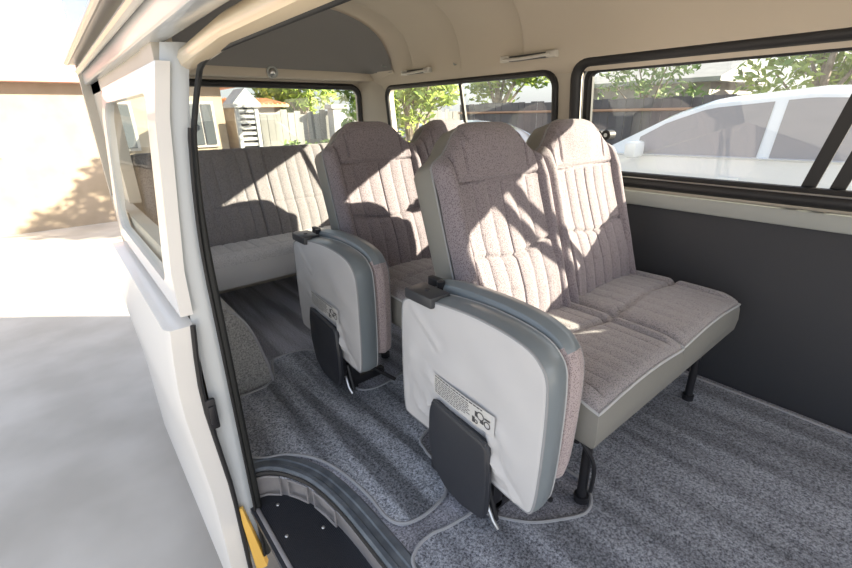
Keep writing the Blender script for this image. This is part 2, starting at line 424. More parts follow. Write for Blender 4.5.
# ------------------------------------------------------------------ floor, step well
FX0 = .25
well = catmull([(.25, 1.225), (.30, 1.205), (.345, 1.15), (.385, 1.06), (.405, .93), (.41, .75), (.41, .3), (.41, -.2)], 5)
well = [Vector((p.x, p.y)) for p in well]
FP = [(2.0, -1.3), (2.0, 2.98), (FX0-.04, 2.98), (FX0-.04, 1.235)] + [(p.x, p.y) for p in well] + [(.25, -.25), (.25, -1.3)]
bm = BM(); sheet(bm, FP, -.03, 0, .3); struct('floor', bm, M['carpet'], smooth=False)
bm = BM()   # well walls
N = len(well)
for j in range(N-1):
    a, b = well[j], well[j+1]
    q = [bm.verts.new((a.x, a.y, 0)), bm.verts.new((b.x, b.y, 0)), bm.verts.new((b.x+.012, b.y+.004, -.115)), bm.verts.new((a.x+.012, a.y+.004, -.12))]
    bm.faces.new(q)
bmesh.ops.remove_doubles(bm, verts=bm.verts[:], dist=1e-5)
sw = struct('wall_well', bm, M['well_side'], label='grey plastic wall of the entrance step well')
bm = BM()   # embossed blanks on the well wall
def on_well(s, z, off):
    i = int(s*(N-1)); i = max(0, min(N-2, i)); f = s*(N-1)-i; p = well[i].lerp(well[i+1], f); t = (well[i+1]-well[i]).normalized()
    nn = Vector((t.y, -t.x)); nn = -nn if nn.x > 0 else nn
    return Vector((p.x+nn.x*off, p.y+nn.y*off, z))
for (s0, s1, z0, z1) in ((.01, .22, -.022, -.098), (.28, .40, -.026, -.09), (.44, .56, -.026, -.088)):
    ring_ = [(s0, z0), ((s0+s1)/2, z0), (s1, z0), (s1, (z0+z1)/2), (s1, z1), ((s0+s1)/2, z1), (s0, z1), (s0, (z0+z1)/2)]
    tube(bm, [on_well(s, z, .004) for s, z in ring_], .004, 6, True)
struct('rib', bm, M['well_side'], sw)
wp = [Vector((.225, 1.24))]+[Vector((p.x+.012, p.y+.004)) for p in well]+[Vector((.225, -.2))]
bm = BM(); prism(bm, wp, -.135, -.115)
for i in range(34):   # ribbed tread
    x = .245+i*.005
    yv = 1.19-(max(0, x-.25)**2)*4
    box(bm, x, x+.0022, -.2, yv, -.116, -.1135)
tread = struct('floor_step', bm, M['plastic'], label='black ribbed tread of the entrance step', smooth=False)
for (x, y) in ((.275, 1.03), (.375, .985), (.30, 1.16), (.30, .80)):
    bm = BM(); bmesh.ops.create_uvsphere(bm, u_segments=10, v_segments=6, radius=.006)
    for v in bm.verts: v.co = Vector((v.co.x+x, v.co.y+y, v.co.z*.6-.113))
    struct('screw', bm, M['steel'], tread)
# moulded sill around the well
bm = BM(); prof = [(0.0, -.012), (0.0, .004), (.006, .010), (.018, .011), (.022, .007), (.038, .007), (.042, .011), (.060, .010), (.068, .002), (.068, -.002)]
rr = []
for i in range(N):
    a = well[max(0, i-1)]; b = well[min(N-1, i+1)]; t = (b-a).normalized(); nn = Vector((-t.y, t.x)); nn = nn if nn.x > 0 or nn.y > .5 else -nn
    rr.append([bm.verts.new((well[i].x+nn.x*q*(1 if i > 0 else .6), well[i].y+nn.y*q, z)) for q, z in prof])
for a, b in zip(rr, rr[1:]):
    for k in range(len(prof)-1): bm.faces.new((a[k], a[k+1], b[k+1], b[k]))
struct('trim_7', bm, M['sill'], label='slate plastic sill moulding round the step well')

bm = BM(); tube(bm, [(p.x+.004, p.y+.002, -.010) for p in well], .011, 8); struct('lip', bm, M['black'], sw)  # black tube stands in for the shadow line under the sill
# mats
def floor_mat(pts, mt, label, name='floor_mat'):
    P = [Vector((p.x, p.y)) for p in catmull([(x, y, 0) for x, y in pts], 6, True)]
    bm = BM(); sheet(bm, P, .0, .009)
    o = obj(name, bm, mt, None, False); tag(o, label, 'floor mat', 'carpet mats on the van floor')
    bm = BM(); tube(bm, [(p.x, p.y, .009) for p in P], .0055, 7, True); obj('binding', bm, M['binding'], o)
    return o
floor_mat([(.272, 1.62), (.272, 1.40), (.275, 1.30), (.31, 1.255), (.37, 1.225), (.435, 1.15), (.475, 1.04), (.492, .90), (.490, .80), (.51, .752), (.56, .733), (.62, .735), (.67, .748), (.70, .78), (.735, .84), (.745, .93), (.80, 1.0), (1.1, 1.04), (1.5, 1.05), (1.84, 1.05), (1.87, 1.1), (1.87, 1.3), (1.84, 1.36), (1.5, 1.37), (1.1, 1.38), (.95, 1.365), (.84, 1.35), (.775, 1.37), (.755, 1.43), (.757, 1.55), (.768, 1.72), (.765, 1.81), (.71, 1.862), (.62, 1.868), (.575, 1.855), (.545, 1.78), (.51, 1.70), (.45, 1.665), (.33, 1.66)],
          M['mat'], 'long grey blue carpet mat down the aisle with worn streaks')
floor_mat([(.445, -.5), (.445, 0), (.447, .40), (.455, .61), (.49, .662), (.55, .672), (.60, .66), (.66, .652), (.70, .645), (.738, .585), (.79, .52), (.86, .473), (.93, .44), (.99, .455), (1.03, .51), (1.04, .62), (1.10, .70), (1.4, .72), (1.84, .72), (1.9, .6), (1.9, -.5), (1.8, -.55), (.6, -.55)],
          M['matn'], 'grey carpet mat in front of the near seats, cut round the pedestal')

# wheel arch hump
bm = BM()
secw = [(.27, .42), (.33, .418), (.38, .395), (.425, .345), (.46, .27), (.488, .17), (.508, .08), (.518, 0)]
secw = [(p.x, p.z) for p in catmull([(x, 0, z) for x, z in secw], 4)]
def hp(u, v):
    i = v*(len(secw)-1); k = min(int(i), len(secw)-2); f = i-k
    x = secw[k][0]*(1-f)+secw[k+1][0]*f; z = secw[k][1]*(1-f)+secw[k+1][1]*f
    y = 1.675+u*.485; bow = sin(pi*min(1, u*1.0+.0))*.0
    er = edge_round(u*.485, .05)
    k2 = 1-er*.35
    return (.27+(x-.27)*k2+.0, y+.02*(1-z/.42)*(u < .01), z*(1-er*.25))
grid(bm, 30, 28, hp)
c0 = [v for v in bm.verts if v.index == -1]
bm.verts.ensure_lookup_table()
first = [bm.verts[j] for j in range(29)]
cc = bm.verts.new((.27, 1.69, 0)); 
for j in range(28): bm.faces.new((first[j], first[j+1], cc))
hump = obj('trim_wheel_arch', bm, M['hump'], None); hump['kind'] = 'structure'; hump['label'] = 'carpeted wheel arch hump beside the door post'
bm = BM(); tube(bm, [Vector(hp(0.0, v/28))+Vector((0, -.002, 0)) for v in range(8, 29)], .005, 7); struct('binding', bm, M['binding'], hump)
bm = BM()   # pale quarter trim panel between door post and hump
pts = [(.25, 0), (.25, .56), (.27, .5), (.30, .42), (.33, .32), (.338, .2), (.325, .1), (.295, 0)]
P = chaikin([(x, z) for x, z in pts], 1); prism(bm, [(p.x, p.y) for p in P], 1.60, 1.70, 'y'); struct('trim_8', bm, M['vinyl'], label='pale trim panel beside the wheel arch')

# left wall (seen only from within and as the door post), with opening
def left_x(z):
    if z < .7: return .245
    return .245 + .20*max(0, z-.7)**2 + .01*max(0, z-.7)
bm = BM()
def post(u, v, d0, d1): pass
zs = [-.32+1.56*i/24 for i in range(25)]
for (ya, yb, xo, wi) in ((1.205, 1.26, -.062, .0),):
    rings = []
    for z in zs:
        x = left_x(z); rings.append([(x+xo, ya+.02, z), (x-.028, ya, z), (x-.004, ya+.002, z), (x, yb+.05, z), (x+xo+.02, yb+.05, z)])
    loft(bm, rings)
struct('wall_left', bm, M['paint'], label='silver grey painted door post')
bm = BM(); rings = []   # inner quarter wall aft of the post
for z in [0, .3, .6, .7]:
    rings.append([(.25, 1.25, z), (.25, 2.95, z), (.20, 2.95, z), (.20, 1.25, z)])
loft(bm, rings); box(bm, .24, .29, 2.55, 2.95, .7, 1.3); box(bm, .24, .29, 1.3, 2.95, 1.2, 1.3); box(bm, .235, .27, 1.26, 1.40, .7, 1.3)
struct('wall_quarter', bm, M['trim'], label='cream inner wall of the near rear quarter')
# rubber seal: up the post and along the header
hdr = [(.300, 1.17, 1.165), (.301, 1.12, 1.192), (.301, 1.02, 1.205), (.301, .8, 1.208), (.301, .3, 1.208), (.301, -.3, 1.208), (.301, -1.2, 1.208)]
path = [(left_x(z)+.002, 1.196, z) for z in [-.32+i*.06 for i in range(24)] if z < 1.1]
path = path + [Vector(p) for p in hdr[0:]]
path = catmull(path, 3)
bm = BM(); tube(bm, path, lambda q: .014-.0065*smooth01(.55, .75, q), 10, False, .9); seal = struct('trim_9', bm, M['seal'], label='black rubber door seal')
bm = BM(); tube(bm, [Vector(p)+Vector((-.012, -.011, 0)) for p in path[:70]], .004, 6); struct('lip', bm, M['black'], seal)
# header beam
bm = BM(); rings = []
hs = [(.376, 1.212), (.364, 1.213), (.352, 1.220), (.347, 1.236), (.352, 1.250), (.362, 1.258), (.40, 1.27), (.40, 1.235)]
for y in (-1.25, -.6, 0, .5, .9, 1.1, 1.2, 1.25):
    dr = -.02*smooth01(.9, 1.25, y)
    rings.append([(x-.075, y, z+dr-.008) for x, z in hs])
loft(bm, rings); struct('trim_10', bm, M['cream_paint'], label='cream painted door header')
bm = BM(); tube(bm, catmull([(.310, 1.10, 1.200), (.318, .8, 1.222), (.318, .3, 1.224), (.318, -.5, 1.224), (.318, -1.2, 1.224)], 5), .0045, 8); struct('trim_11', bm, M['pale_trim'], label='pale welt inside the door header')
bm = BM(); tube(bm, [(.20, y, 1.30) for y in (-1.25, 0, 1.3, 2.9)], .012, 8); tube(bm, [(.165, y, 1.335) for y in (-1.25, 0, 1.3, 2.9)], .009, 8)
box(bm, .155, .26, -1.25, 2.95, 1.335, 1.342); struct('trim_12', bm, M['steel'], label='bright roof gutter above the door')
# header-to-liner closing panel
bm = BM(); box(bm, .215, .268, -1.25, 2.95, 1.243, 1.74, .01); struct('trim_13', bm, M['paint'], label='silver roof side above the door')
# lower jamb, yellow strip, scuff edge
bm = BM(); box(bm, .236, .248, -.2, 1.19, -.16, -.108, .004); struct('trim_14', bm, M['well_side'], label='grey scuff edge of the step')

# open sliding door parked outside along the body
dz = [-.42+i*(1.62/18) for i in range(19)]
def door_x(z): return .02*max(0, min(1, (z-.0)/.3))*max(0, min(1, (.62-z)/.2))
dr = thing('door_1', 'white sliding door slid open along the body', 'door', (.12, 1.22, -.42)); dr['kind'] = 'structure'
bm = BM(); rings = []
for z in dz:
    if z > .62: break
    b = -door_x(z); xo = .0
    rings.append([(xo+b+.012, -.02, z+.42), (.055+b+.01, -.02, z+.42), (.06+b+.01, .01, z+.42), (.06+b+.01, 1.12, z+.42), (xo+b, 1.12, z+.42), (xo+b, .0, z+.42)])
loft(bm, rings); struct('door_skin', bm, M['white_paint'], dr)
bm = BM()
ring_panel(bm, (-.02, 1.12, .60, 1.20), (.08, 1.02, .66, 1.14), .06, lambda u, v, d: (.038+.20*max(0, v-.62)**2+d, u, v+.42), .03, 1)
struct('window_surround', bm, M['white_paint'], dr)
bm = BM(); grid(bm, 1, 8, lambda u, v: (.05+.20*(v*.52)**2, .06+.98*u, 1.06+v*.52)); struct('pane', bm, M['glass'], dr)
bm = BM(); tube(bm, [(.064-door_x(z)+.002, -.022, z+.42) for z in dz if z < .64], .007, 8); struct('edge_seal', bm, M['black'], dr)
bm = BM(); box(bm, .045, .072, -.03, -.018, .66, .76, .004); box(bm, .05, .066, -.036, -.028, .68, .74, .003); struct('latch', bm, M['dark_metal'], dr)
# yellow strip at the foot of the post
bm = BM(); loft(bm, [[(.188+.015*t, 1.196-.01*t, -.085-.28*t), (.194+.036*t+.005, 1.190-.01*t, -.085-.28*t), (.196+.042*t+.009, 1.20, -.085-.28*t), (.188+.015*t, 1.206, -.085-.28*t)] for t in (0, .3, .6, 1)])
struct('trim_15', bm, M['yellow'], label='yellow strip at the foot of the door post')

# ------------------------------------------------------------------ reclining backs
U = Vector((0, .302, .953)).normalized(); NF = Vector((0, -U.z, U.y))   # up the back, out of the back
HINGE = Vector((0, .835, .42))
def pleat(t, n, depth):
    """quilted channels: t 0..1 across n channels"""
    f = (t*n) % 1.0
    return -depth*(1-abs(sin(pi*f))**.32)
def back_top(a):
    a = abs(a)
    pts = [(0, .660), (.06, .660), (.10, .652), (.135, .628), (.16, .600), (.19, .573), (.215, .560), (.235, .550), (.245, .535), (.26, .52)]
    for (x0, z0), (x1, z1) in zip(pts, pts[1:]):
        if a <= x1: return z0+(z1-z0)*(a-x0)/(x1-x0)
    return pts[-1][1]
H0 = -.07
def back_pt(s, v, hw, sgn=1):
    x = s*hw; T = back_top(x*(.245/hw)); h = H0+(T-H0)*v
    d = .055
    # distance to outline (approx.)
    dx = hw-abs(x); dh = (T-h)
    d -= max(edge_round(dx, .034)*.8, edge_round(dh, .045)*.85)
    d -= edge_round((v)*(T-H0), .05)*.5
    ax = abs(x)
    # bolsters stand proud, pleated panel sunk between
    pw = .185
    bol = smooth01(pw+.015, pw-.01, ax)
    inpan = smooth01(.487, .477, h)
    d += .022*exp(-((ax-.212)/.03)**2)*smooth01(.60, .45, h)
    if ax < pw and h < .482:
        t = (x+pw)/(2*pw)
        d += pleat(t, 6, .0085)*smooth01(.482, .465, h)*(1-.0*h) - .004
        d += -.012*exp(-((h-.245-.012*cos(t*2*pi))/.006)**2)
    d += -.010*exp(-((h-.482)/.005)**2)*(ax < pw+.01)
    d += -.011*exp(-((ax-pw-.004)/.005)**2)*smooth01(.62, .55, h)
    d += -.007*exp(-((ax-(.118+.02*(h < .6)))/.004)**2)*smooth01(.49, .52, h)*smooth01(.66, .62, h)*(1)
    # lumbar and head bulges
    d += .020*exp(-((h-.12)/.13)**2)*bol + .016*exp(-((h-.585)/.07)**2)*exp(-(x/.12)**2)
    d += .0025*noise.noise(Vector((x*14, h*14, 3.1)))
    return Vector((x, 0, 0)) + U*h + NF*d
def backrest_mesh(hw, front_back=.0):
    bm = BM(); nu, nv = 150, 120
    V = grid(bm, nu, nv, lambda u, v: back_pt(2*u-1, v, hw))
    # short fabric return round the border
    rim = [V[i][nv] for i in range(0, nu+1)] + [V[nu][j] for j in range(nv-1, -1, -1)] + [V[i][0] for i in range(nu-1, -1, -1)] + [V[0][j] for j in range(1, nv)]
    n = len(rim); cx_ = Vector((0, 0, 0))+U*.3
    nxt = []
    for v in rim:
        nxt.append(bm.verts.new(v.co - NF*.02))
    for k in range(n):
        bm.faces.new((rim[k], rim[(k+1) % n], nxt[(k+1) % n], nxt[k]))
    bmesh.ops.recalc_face_normals(bm, faces=bm.faces[:])
    return bm
def outline_pts(hw, k=1.0):
    """outline of the back in (x,h), starting low left, going up and over"""
    L = []
    for j in range(0, 13): L.append((-hw, H0+(back_top(.245)-H0)*j/12))
    for i in range(1, 40): x = -hw+2*hw*i/40; L.append((x, back_top(x*(.245/hw))))
    for j in range(12, -1, -1): L.append((hw, H0+(back_top(.245)-H0)*j/12))
    return L
def shell_mesh(hw):
    bm = BM(); L = outline_pts(hw)
    rings = []
    for (dep, ins) in ((.008, .004), (.0, .0), (-.065, .0), (-.085, .010), (-.095, .03)):
        ring = []
        for x, h in L:
            q = Vector((x, h)); c = Vector((0, .25)); d = (q-c)
            q2 = c+d*(1-ins/max(d.length, .01))
            ring.append(Vector((q2.x, 0, 0))+U*q2.y+NF*dep)
        rings.append(ring)
    loft(bm, rings)
    bmesh.ops.recalc_face_normals(bm, faces=bm.faces[:])
    return bm
def cushion_mesh(x0, x1, y0, y1, z, pn, notch=True, pd=.009, panel=.045, roll=None, zr=0, nu=90, nv=60):
    """top grid of a seat cushion; y0 = front"""
    w = x1-x0; dp = y1-y0
    def f(u, v):
        x = u*w; y = v*dp; hh = z+zr*v
        hh -= max(edge_round(min(x, w-x), .035)*.7, edge_round(y, .05)*.5)
        hh += .016*sin(pi*u)*(1)
        if panel < x < w-panel:
            if roll is None or y > roll:
                t = (x-panel)/(w-2*panel); hh += pleat(t, pn, pd)*smooth01(0, .04, y)
        else: hh += .012*smooth01(0, .06, y)
        hh -= .010*(exp(-((x-panel)/.005)**2)+exp(-((w-panel-x)/.005)**2))*smooth01(0, .06, y)
        if notch: hh -= .020*exp(-((y-dp*.48-.02*sin(pi*u))/.012)**2)*(.35+.65*abs(cos(pi*u)))
        if roll: hh -= .012*exp(-((y-roll)/.006)**2)
        hh += .006*sin(pi*v)
        return Vector((x0+x, y0+y, hh))
    bm = BM(); V = grid(bm, nu, nv, f)
    return bm, f
def cushion_skirt(f, zb, tuck=.0):
    L = [f(0, v/20) for v in range(20, 0, -1)] + [f(u/30, 0) for u in range(0, 31)] + [f(1, v/20) for v in range(1, 21)]
    bm = BM(); c = (f(0, 1)+f(1, 1))/2; rings = []
    cx_ = (f(0, .5)+f(1, .5))/2
    for (t, o) in ((0, 0), (.15, .006), (.5, .010), (.85, .004), (1, -.014)):
        ring = []
        for p in L:
            q = Vector((p.x, p.y, p.z*(1-t)+zb*t)); d = Vector((q.x-cx_.x, q.y-cx_.y, 0)); q = q+d.normalized()*o
            ring.append(q)
        rings.append(ring)
    VR = [[bm.verts.new(p) for p in r] for r in rings]
    for a, b in zip(VR, VR[1:]):
        for k in range(len(a)-1): bm.faces.new((a[k], a[k+1], b[k+1], b[k]))
    bm.faces.new(VR[-1]); bm.faces.new(VR[0][::-1])
    bmesh.ops.recalc_face_normals(bm, faces=bm.faces[:])
    return bm, L
def make_row():
    t = thing('bench_seat', 'near two-place seat with pleated mauve cloth backs, half in sun', 'seat', (.80, 0, 0), 'two-place bench seats in the rows')
    ox = -.80
    for (xc, hw) in ((1.066, .236), (1.535, .242)):
        b = obj('backrest', backrest_mesh(hw), M['fabric'], t, loc=Vector((xc+ox, 0, 0))+HINGE)
        sh = obj('side_panel', shell_mesh(hw), M['vinyl_side'], b)
        bm = BM(); L = outline_pts(hw, 1)
        tube(bm, [Vector((x, 0, 0))+U*h+NF*.011 for x, h in L], .0035, 6); obj('piping', bm, M['dark_piping'], b)
    for (x0, x1, zz) in ((.848, 1.318, .437), (1.322, 1.80, .442)):
        bm, f = cushion_mesh(x0+ox, x1+ox, .405, .855, zz, 7, pd=.0055)
        c = obj('seat_cushion', bm, M['fabric_seat'], t)
        bm, L = cushion_skirt(f, .30); obj('skirt', bm, M['vinyl_side'], c)
        bm = BM(); tube(bm, [p+Vector((0, -.002, .001)) for p in L], .004, 6); obj('piping', bm, M['piping'], c)
    bm = BM(); tube(bm, [(.86+ox, .46, .30), (1.80+ox, .46, .30)], .014); tube(bm, [(.86+ox, .82, .30), (1.80+ox, .82, .30)], .014)
    for x in (.9, 1.32, 1.75): tube(bm, [(x+ox, .44, .30), (x+ox, .84, .30)], .012)
    obj('seat_frame', bm, M['dark_metal'], t)
    for (x, y) in ((.965, .475), (.965, .80), (1.72, .475), (1.72, .80)):
        bm = BM(); tube(bm, [(x+ox, y, .009), (x+ox, y, .30)], .014, 10); tube(bm, [(x+ox, y, .009), (x+ox, y, .03)], .021, 12)
        obj('leg', bm, M['dark_metal'], t)
    bm = BM(); tube(bm, catmull([(.90+ox, .50, .30), (.925+ox, .47, .24), (.955+ox, .445, .16), (.965+ox, .45, .06)], 5), .006); obj('adjuster_rod', bm, M['dark_metal'], t)
    return t

# folding aisle seat
def slab_mesh(P2, x0, x1, r, bul0, bul1, wr=0, seedv=0, corner=0):
    """padded slab standing in the y-z plane; P2 closed outline, faces at x0 and x1"""
    bm = BM(); rings = []
    c = Vector((sum(p.x for p in P2)/len(P2), sum(p.y for p in P2)/len(P2)))
    FOLDS = [((.955, .47), (.80, .385), .006), ((.957, .40), (.815, .30), .007), ((.95, .30), (.83, .24), .005), ((.585, .33), (.55, .20), .007), ((.575, .27), (.50, .185), .006), ((.56, .36), (.50, .30), .003), ((.90, .58), (.78, .50), .003)]
    def fold_d(q):
        d = 0
        for a, b, am in FOLDS:
            a = Vector(a); b = Vector(b); t = max(0, min(1, (q-a).dot(b-a)/(b-a).length_squared)); dd = (q-(a+(b-a)*t)).length
            d += am*exp(-(dd/.010)**2) - am*.6*exp(-((dd-.02)/.010)**2)
        return d
    def ring(x, ins, k=1, bul=0, wrk=0):
        Q = inset(P2, ins) if ins else P2; out = []
        for q in Q:
            q = c+(q-c)*k; xx = x
            if bul: xx += bul*(1-k**2.4)
            if wrk: xx += wrk*noise.noise(Vector((q.x*7+seedv, q.y*11, seedv)))*(1-k**6) + wrk*.8*max(0, noise.noise(Vector(((q.x+q.y)*26, (q.x-q.y)*5, seedv+4))))*smooth01(.42, .2, q.y) - fold_d(q)*smooth01(1.0, .97, k)
            out.append(Vector((xx, q.x, q.y)))
        return out
    for k in [.02]+[.04*i for i in range(1, 25)]+[.98]: rings.append(ring(x0, r*.7, k, -bul0, -wr if wr else 0))
    rings.append(ring(x0, r*.7)); rings.append(ring(x0+r*.3, r*.2)); rings.append(ring(x0+r, 0))
    for t in (.3, .6): rings.append(ring(x0+r+(x1-x0-2*r)*t, -.003))
    rings.append(ring(x1-r, 0)); rings.append(ring(x1-r*.3, r*.2)); rings.append(ring(x1, r*.7))
    for k in (.94, .8, .6, .4, .2, .02): rings.append(ring(x1, r*.7, k, bul1))
    loft(bm, rings)
    bmesh.ops.recalc_face_normals(bm, faces=bm.faces[:])
    return bm
OUT = [(.957, .20), (.960, .35), (.957, .50), (.950, .585), (.90, .608), (.80, .624), (.67, .634), (.56, .628), (.485, .612), (.441, .570), (.434, .49), (.435, .35), (.441, .22), (.452, .168), (.50, .168), (.60, .178), (.80, .190), (.93, .190)]
INN = [(.955, .24), (.950, .58), (.91, .628), (.80, .645), (.66, .648), (.55, .640), (.475, .615), (.440, .57), (.432, .50), (.436, .35), (.444, .24), (.46, .215), (.60, .21), (.9, .215)]
def make_fold():
    t = thing('folding_seat', 'near folded aisle seat in pale grey vinyl with black foot cover', 'seat', (.70, .69, 0), 'folded aisle seats')
    o = Vector((-.70, -.69, 0))
    def sh(bm):
        for v in bm.verts: v.co += o
        return bm
    P = chaikin(OUT, 2)
    bm = slab_mesh(P, .682, .756, .012, .012, .0, .009, 2.0)
    # slate coloured gusset: faces whose normal is not towards the aisle
    bm.faces.ensure_lookup_table(); bm.normal_update()
    for f in bm.faces:
        if f.calc_center_median().x > .686 and abs(f.normal.x) < .8: f.material_index = 1
    a = obj('folded_backrest', sh(bm), [M['vinyl'], M['vinyl_blue']], t)
    bm = BM(); tube(bm, [(.685, p.x, p.y) for p in inset(P, .004)], .0032, 6, True); obj('piping', sh(bm), M['dark_piping'], a)
    bm = BM(); tube(bm, [(.754, p.x, p.y) for p in inset(P, .004)], .0032, 6, True); obj('piping', sh(bm), M['piping'], a)
    P3 = chaikin(INN, 2)
    bm = slab_mesh(P3, .763, .825, .02, .004, .015, 0, 5.0)
    for f in bm.faces:
        c_ = f.calc_center_median()
        if c_.z > .588: f.material_index = 1
    b = obj('folded_cushion', sh(bm), [M['pink'], M['vinyl_blue']], t)
    bm = BM(); Q = [p for p in P3]
    tube(bm, [(.822, p.x, p.y) for p in inset(P3, .008)], .003, 6, True); obj('piping', sh(bm), M['dark_piping'], b)
    # printed warning label
    lb = []
    x = .6735
    def LP(u, v, d=0):   # u along the top edge towards the front, v down
        y = .792-.225*u; z = .418-.018*u-.062*v
        return Vector((.6655-.0008*d+.006*(abs(u-.5)*2)**2*.6, y, z))
    bm = BM(); grid(bm, 12, 4, lambda u, v: LP(u, v, 0)); l_ = obj('warning_label', sh(bm), M['label'], a)
    bm = BM(); rnd = random.Random(3)
    rows = [(.06, .085)]+[(.20+.095*k, .05) for k in range(8)]
    for ri, (v0, hgt) in enumerate(rows):
        u = .03
        umax = .62 if ri else .82
        if ri in (7, 8): umax = .45+.1*(ri == 7)
        while u < umax:
            wl = rnd.uniform(.02, .06)
            q = [bm.verts.new(LP(min(uu, umax+.02), vv, 1.0)) for uu, vv in ((u, v0), (u, v0+hgt*.7), (u+wl, v0+hgt*.7), (u+wl, v0))]
            bm.faces.new(q); u += wl+.012
    obj('printing', sh(bm), M['ink'], l_, False)
    bm = BM()     # little pictogram: round head and seat shape
    for (cu, cv, r, th) in ((.80, .42, .20, .05), (.90, .62, .17, .05), (.74, .80, .10, .05)):
        V0 = []; V1 = []
        for k in range(20):
            an = 2*pi*k/20; V0.append(bm.verts.new(LP(cu+r*.27*cos(an), cv+r*sin(an), 1.2))); V1.append(bm.verts.new(LP(cu+(r-th)*.27*cos(an), cv+(r-th)*sin(an), 1.2)))
        for k in range(20): bm.faces.new((V0[k], V0[(k+1) % 20], V1[(k+1) % 20], V1[k]))
    for (u0, u1, v0, v1) in ((.72, .76, .3, .55), (.80, .85, .55, .72), (.86, .94, .34, .42), (.68, .72, .62, .9)):
        bm.faces.new([bm.verts.new(LP(a_, b_, 1.3)) for a_, b_ in ((u0, v0), (u0, v1), (u1, v1), (u1, v0))])
    obj('pictogram', sh(bm), M['ink'], l_, False)
    # black foot cover
    C = chaikin([(.812, .30), (.800, .342), (.70, .330), (.594, .318), (.588, .20), (.592, .10), (.60, .072), (.68, .058), (.745, .072), (.795, .115), (.818, .20)], 1, .12)
    bm = slab_mesh(C, .648, .672, .006, .004, .0); 
    for v in bm.verts: v.co.y -= .02
    c1 = obj('foot_cover', sh(bm), M['plastic'], t)
    bm = BM(); tube(bm, [(.652, .774, .345), (.652, .68, .334), (.652, .577, .321)], .005, 6); obj('lip', sh(bm), M['plastic2'], c1)
    bm = BM(); box(bm, .66, .70, .600, .80, .085, .30, .004); obj('foot_bracket', sh(bm), M['dark_metal'], t)
    # hinge block on the rear top corner
    bm = BM(); box(bm, .668, .738, .80, .915, .603, .634, .005); h = obj('hinge_block', sh(bm), M['plastic2'], t)
    bm = BM(); bmesh.ops.create_cone(bm, segments=12, radius1=.009, radius2=.007, depth=.004, cap_ends=True)
    for v in bm.verts: v.co += Vector((.703, .857, .635))
    obj('cap', sh(bm), M['dark_metal'], h)
    bm = BM(); box(bm, .735, .79, .82, .90, .596, .612, .003); cyl(bm, (.765, .87, .60), (.765, .87, .640), .012); box(bm, .765, .785, .88, .93, .59, .64, .004); obj('hinge_bracket', sh(bm), M['dark_metal'], t)
    # pedestal on the floor
    bm = BM(); tube(bm, [(.735, .60, .016), (.735, .86, .016)], .012, 8); tube(bm, [(.735, .84, .016), (.88, .84, .016)], .010, 8)
    box(bm, .71, .88, .60, .625, .022, .055, .003); box(bm, .72, .76, .60, .86, .03, .14, .004); tube(bm, [(.715, .62, .12), (.715, .585, .02)], .009); tube(bm, [(.735, .83, .20), (.735, .83, .012)], .012)
    tube(bm, [(.745, .60, .20), (.80, .56, .10), (.88, .52, .03)], .008)
    obj('pedestal', sh(bm), M['dark_metal'], t)
    bm = BM(); tube(bm, [(.700, .625, .10), (.690, .575, .045), (.695, .56, .022)], .0065); obj('catch', sh(bm), M['steel'], t)
    bm = BM(); cyl(bm, (.695, .635, .085), (.712, .635, .085), .011, 6); obj('bolt', sh(bm), M['steel'], t)
    return t
row = make_row(); fold = make_fold()
DY, DX = .74, .035
row2 = copy_tree(row); row2.location = (.80+DX, DY, 0); row2['label'] = 'second-row two-place seat with pleated mauve cloth backs, behind the near one'
fold2 = copy_tree(fold); fold2.location = (.70+.022, .69+.805, 0); fold2['label'] = 'farther folded aisle seat in grey vinyl with black foot cover'

# ------------------------------------------------------------------ rear bench
rb = thing('rear_bench', 'full-width rear bench in grey pleated cloth under the tailgate window', 'seat', (.30, 2.2, 0))
o = Vector((-.30, -2.2, 0))
GR = [(.34, .47, .85), (.0, .93, 1.31), (.0, 1.39, 1.77)]
def bench_pt(u, v):
    x = .30+1.56*u; h = -.04+.575*v; d = .05
    d -= edge_round(min(x-.30, 1.86-x), .04)+edge_round(.535-h, .05)*.9
    for _, a, b in GR:
        if a < x < b: d += pleat((x-a)/(b-a), 6, .009)-.003
        d -= .008*(exp(-((x-a)/.005)**2)+exp(-((x-b)/.005)**2))
        if a-.0 < x < b: d -= .010*exp(-((h-.205)/.006)**2)
    d += .015*exp(-((h-.12)/.12)**2)
    return Vector((x, 2.50, .41))+U*h+NF*d
bm = BM(); V = grid(bm, 330, 60, bench_pt)
nu, nv = 330, 60
rim = [V[i][nv] for i in range(0, nu+1)] + [V[nu][j] for j in range(nv-1, -1, -1)] + [V[i][0] for i in range(nu-1, -1, -1)] + [V[0][j] for j in range(1, nv)]
nxt = [bm.verts.new(v.co-NF*.09) for v in rim]
for k in range(len(rim)): bm.faces.new((rim[k], rim[(k+1) % len(rim)], nxt[(k+1) % len(rim)], nxt[k]))
bm.faces.new(nxt)
bmesh.ops.recalc_face_normals(bm, faces=bm.faces[:])
for v in bm.verts: v.co += o
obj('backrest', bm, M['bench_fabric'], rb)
def bc(u, v):
    x = .315+1.545*u; y = 2.19+.34*v
    z = .452-.008*v - edge_round(y-2.19, .055)*.95 - edge_round(min(x-.315, 1.86-x), .03)
    if y > 2.265:
        for _, a, b in GR:
            a = max(a, .345)
            if a < x < b: z += pleat((x-a)/(b-a), 6, .009)
        z -= .0
    z -= .011*exp(-((y-2.265)/.006)**2)
    return Vector((x, y, z))
bm = BM(); grid(bm, 280, 50, bc)
for v in bm.verts: v.co += o
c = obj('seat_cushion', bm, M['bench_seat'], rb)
bm, L = cushion_skirt(lambda u, v: bc(u, v), .285)
for v in bm.verts: v.co += o
obj('skirt', bm, M['vinyl'], c)
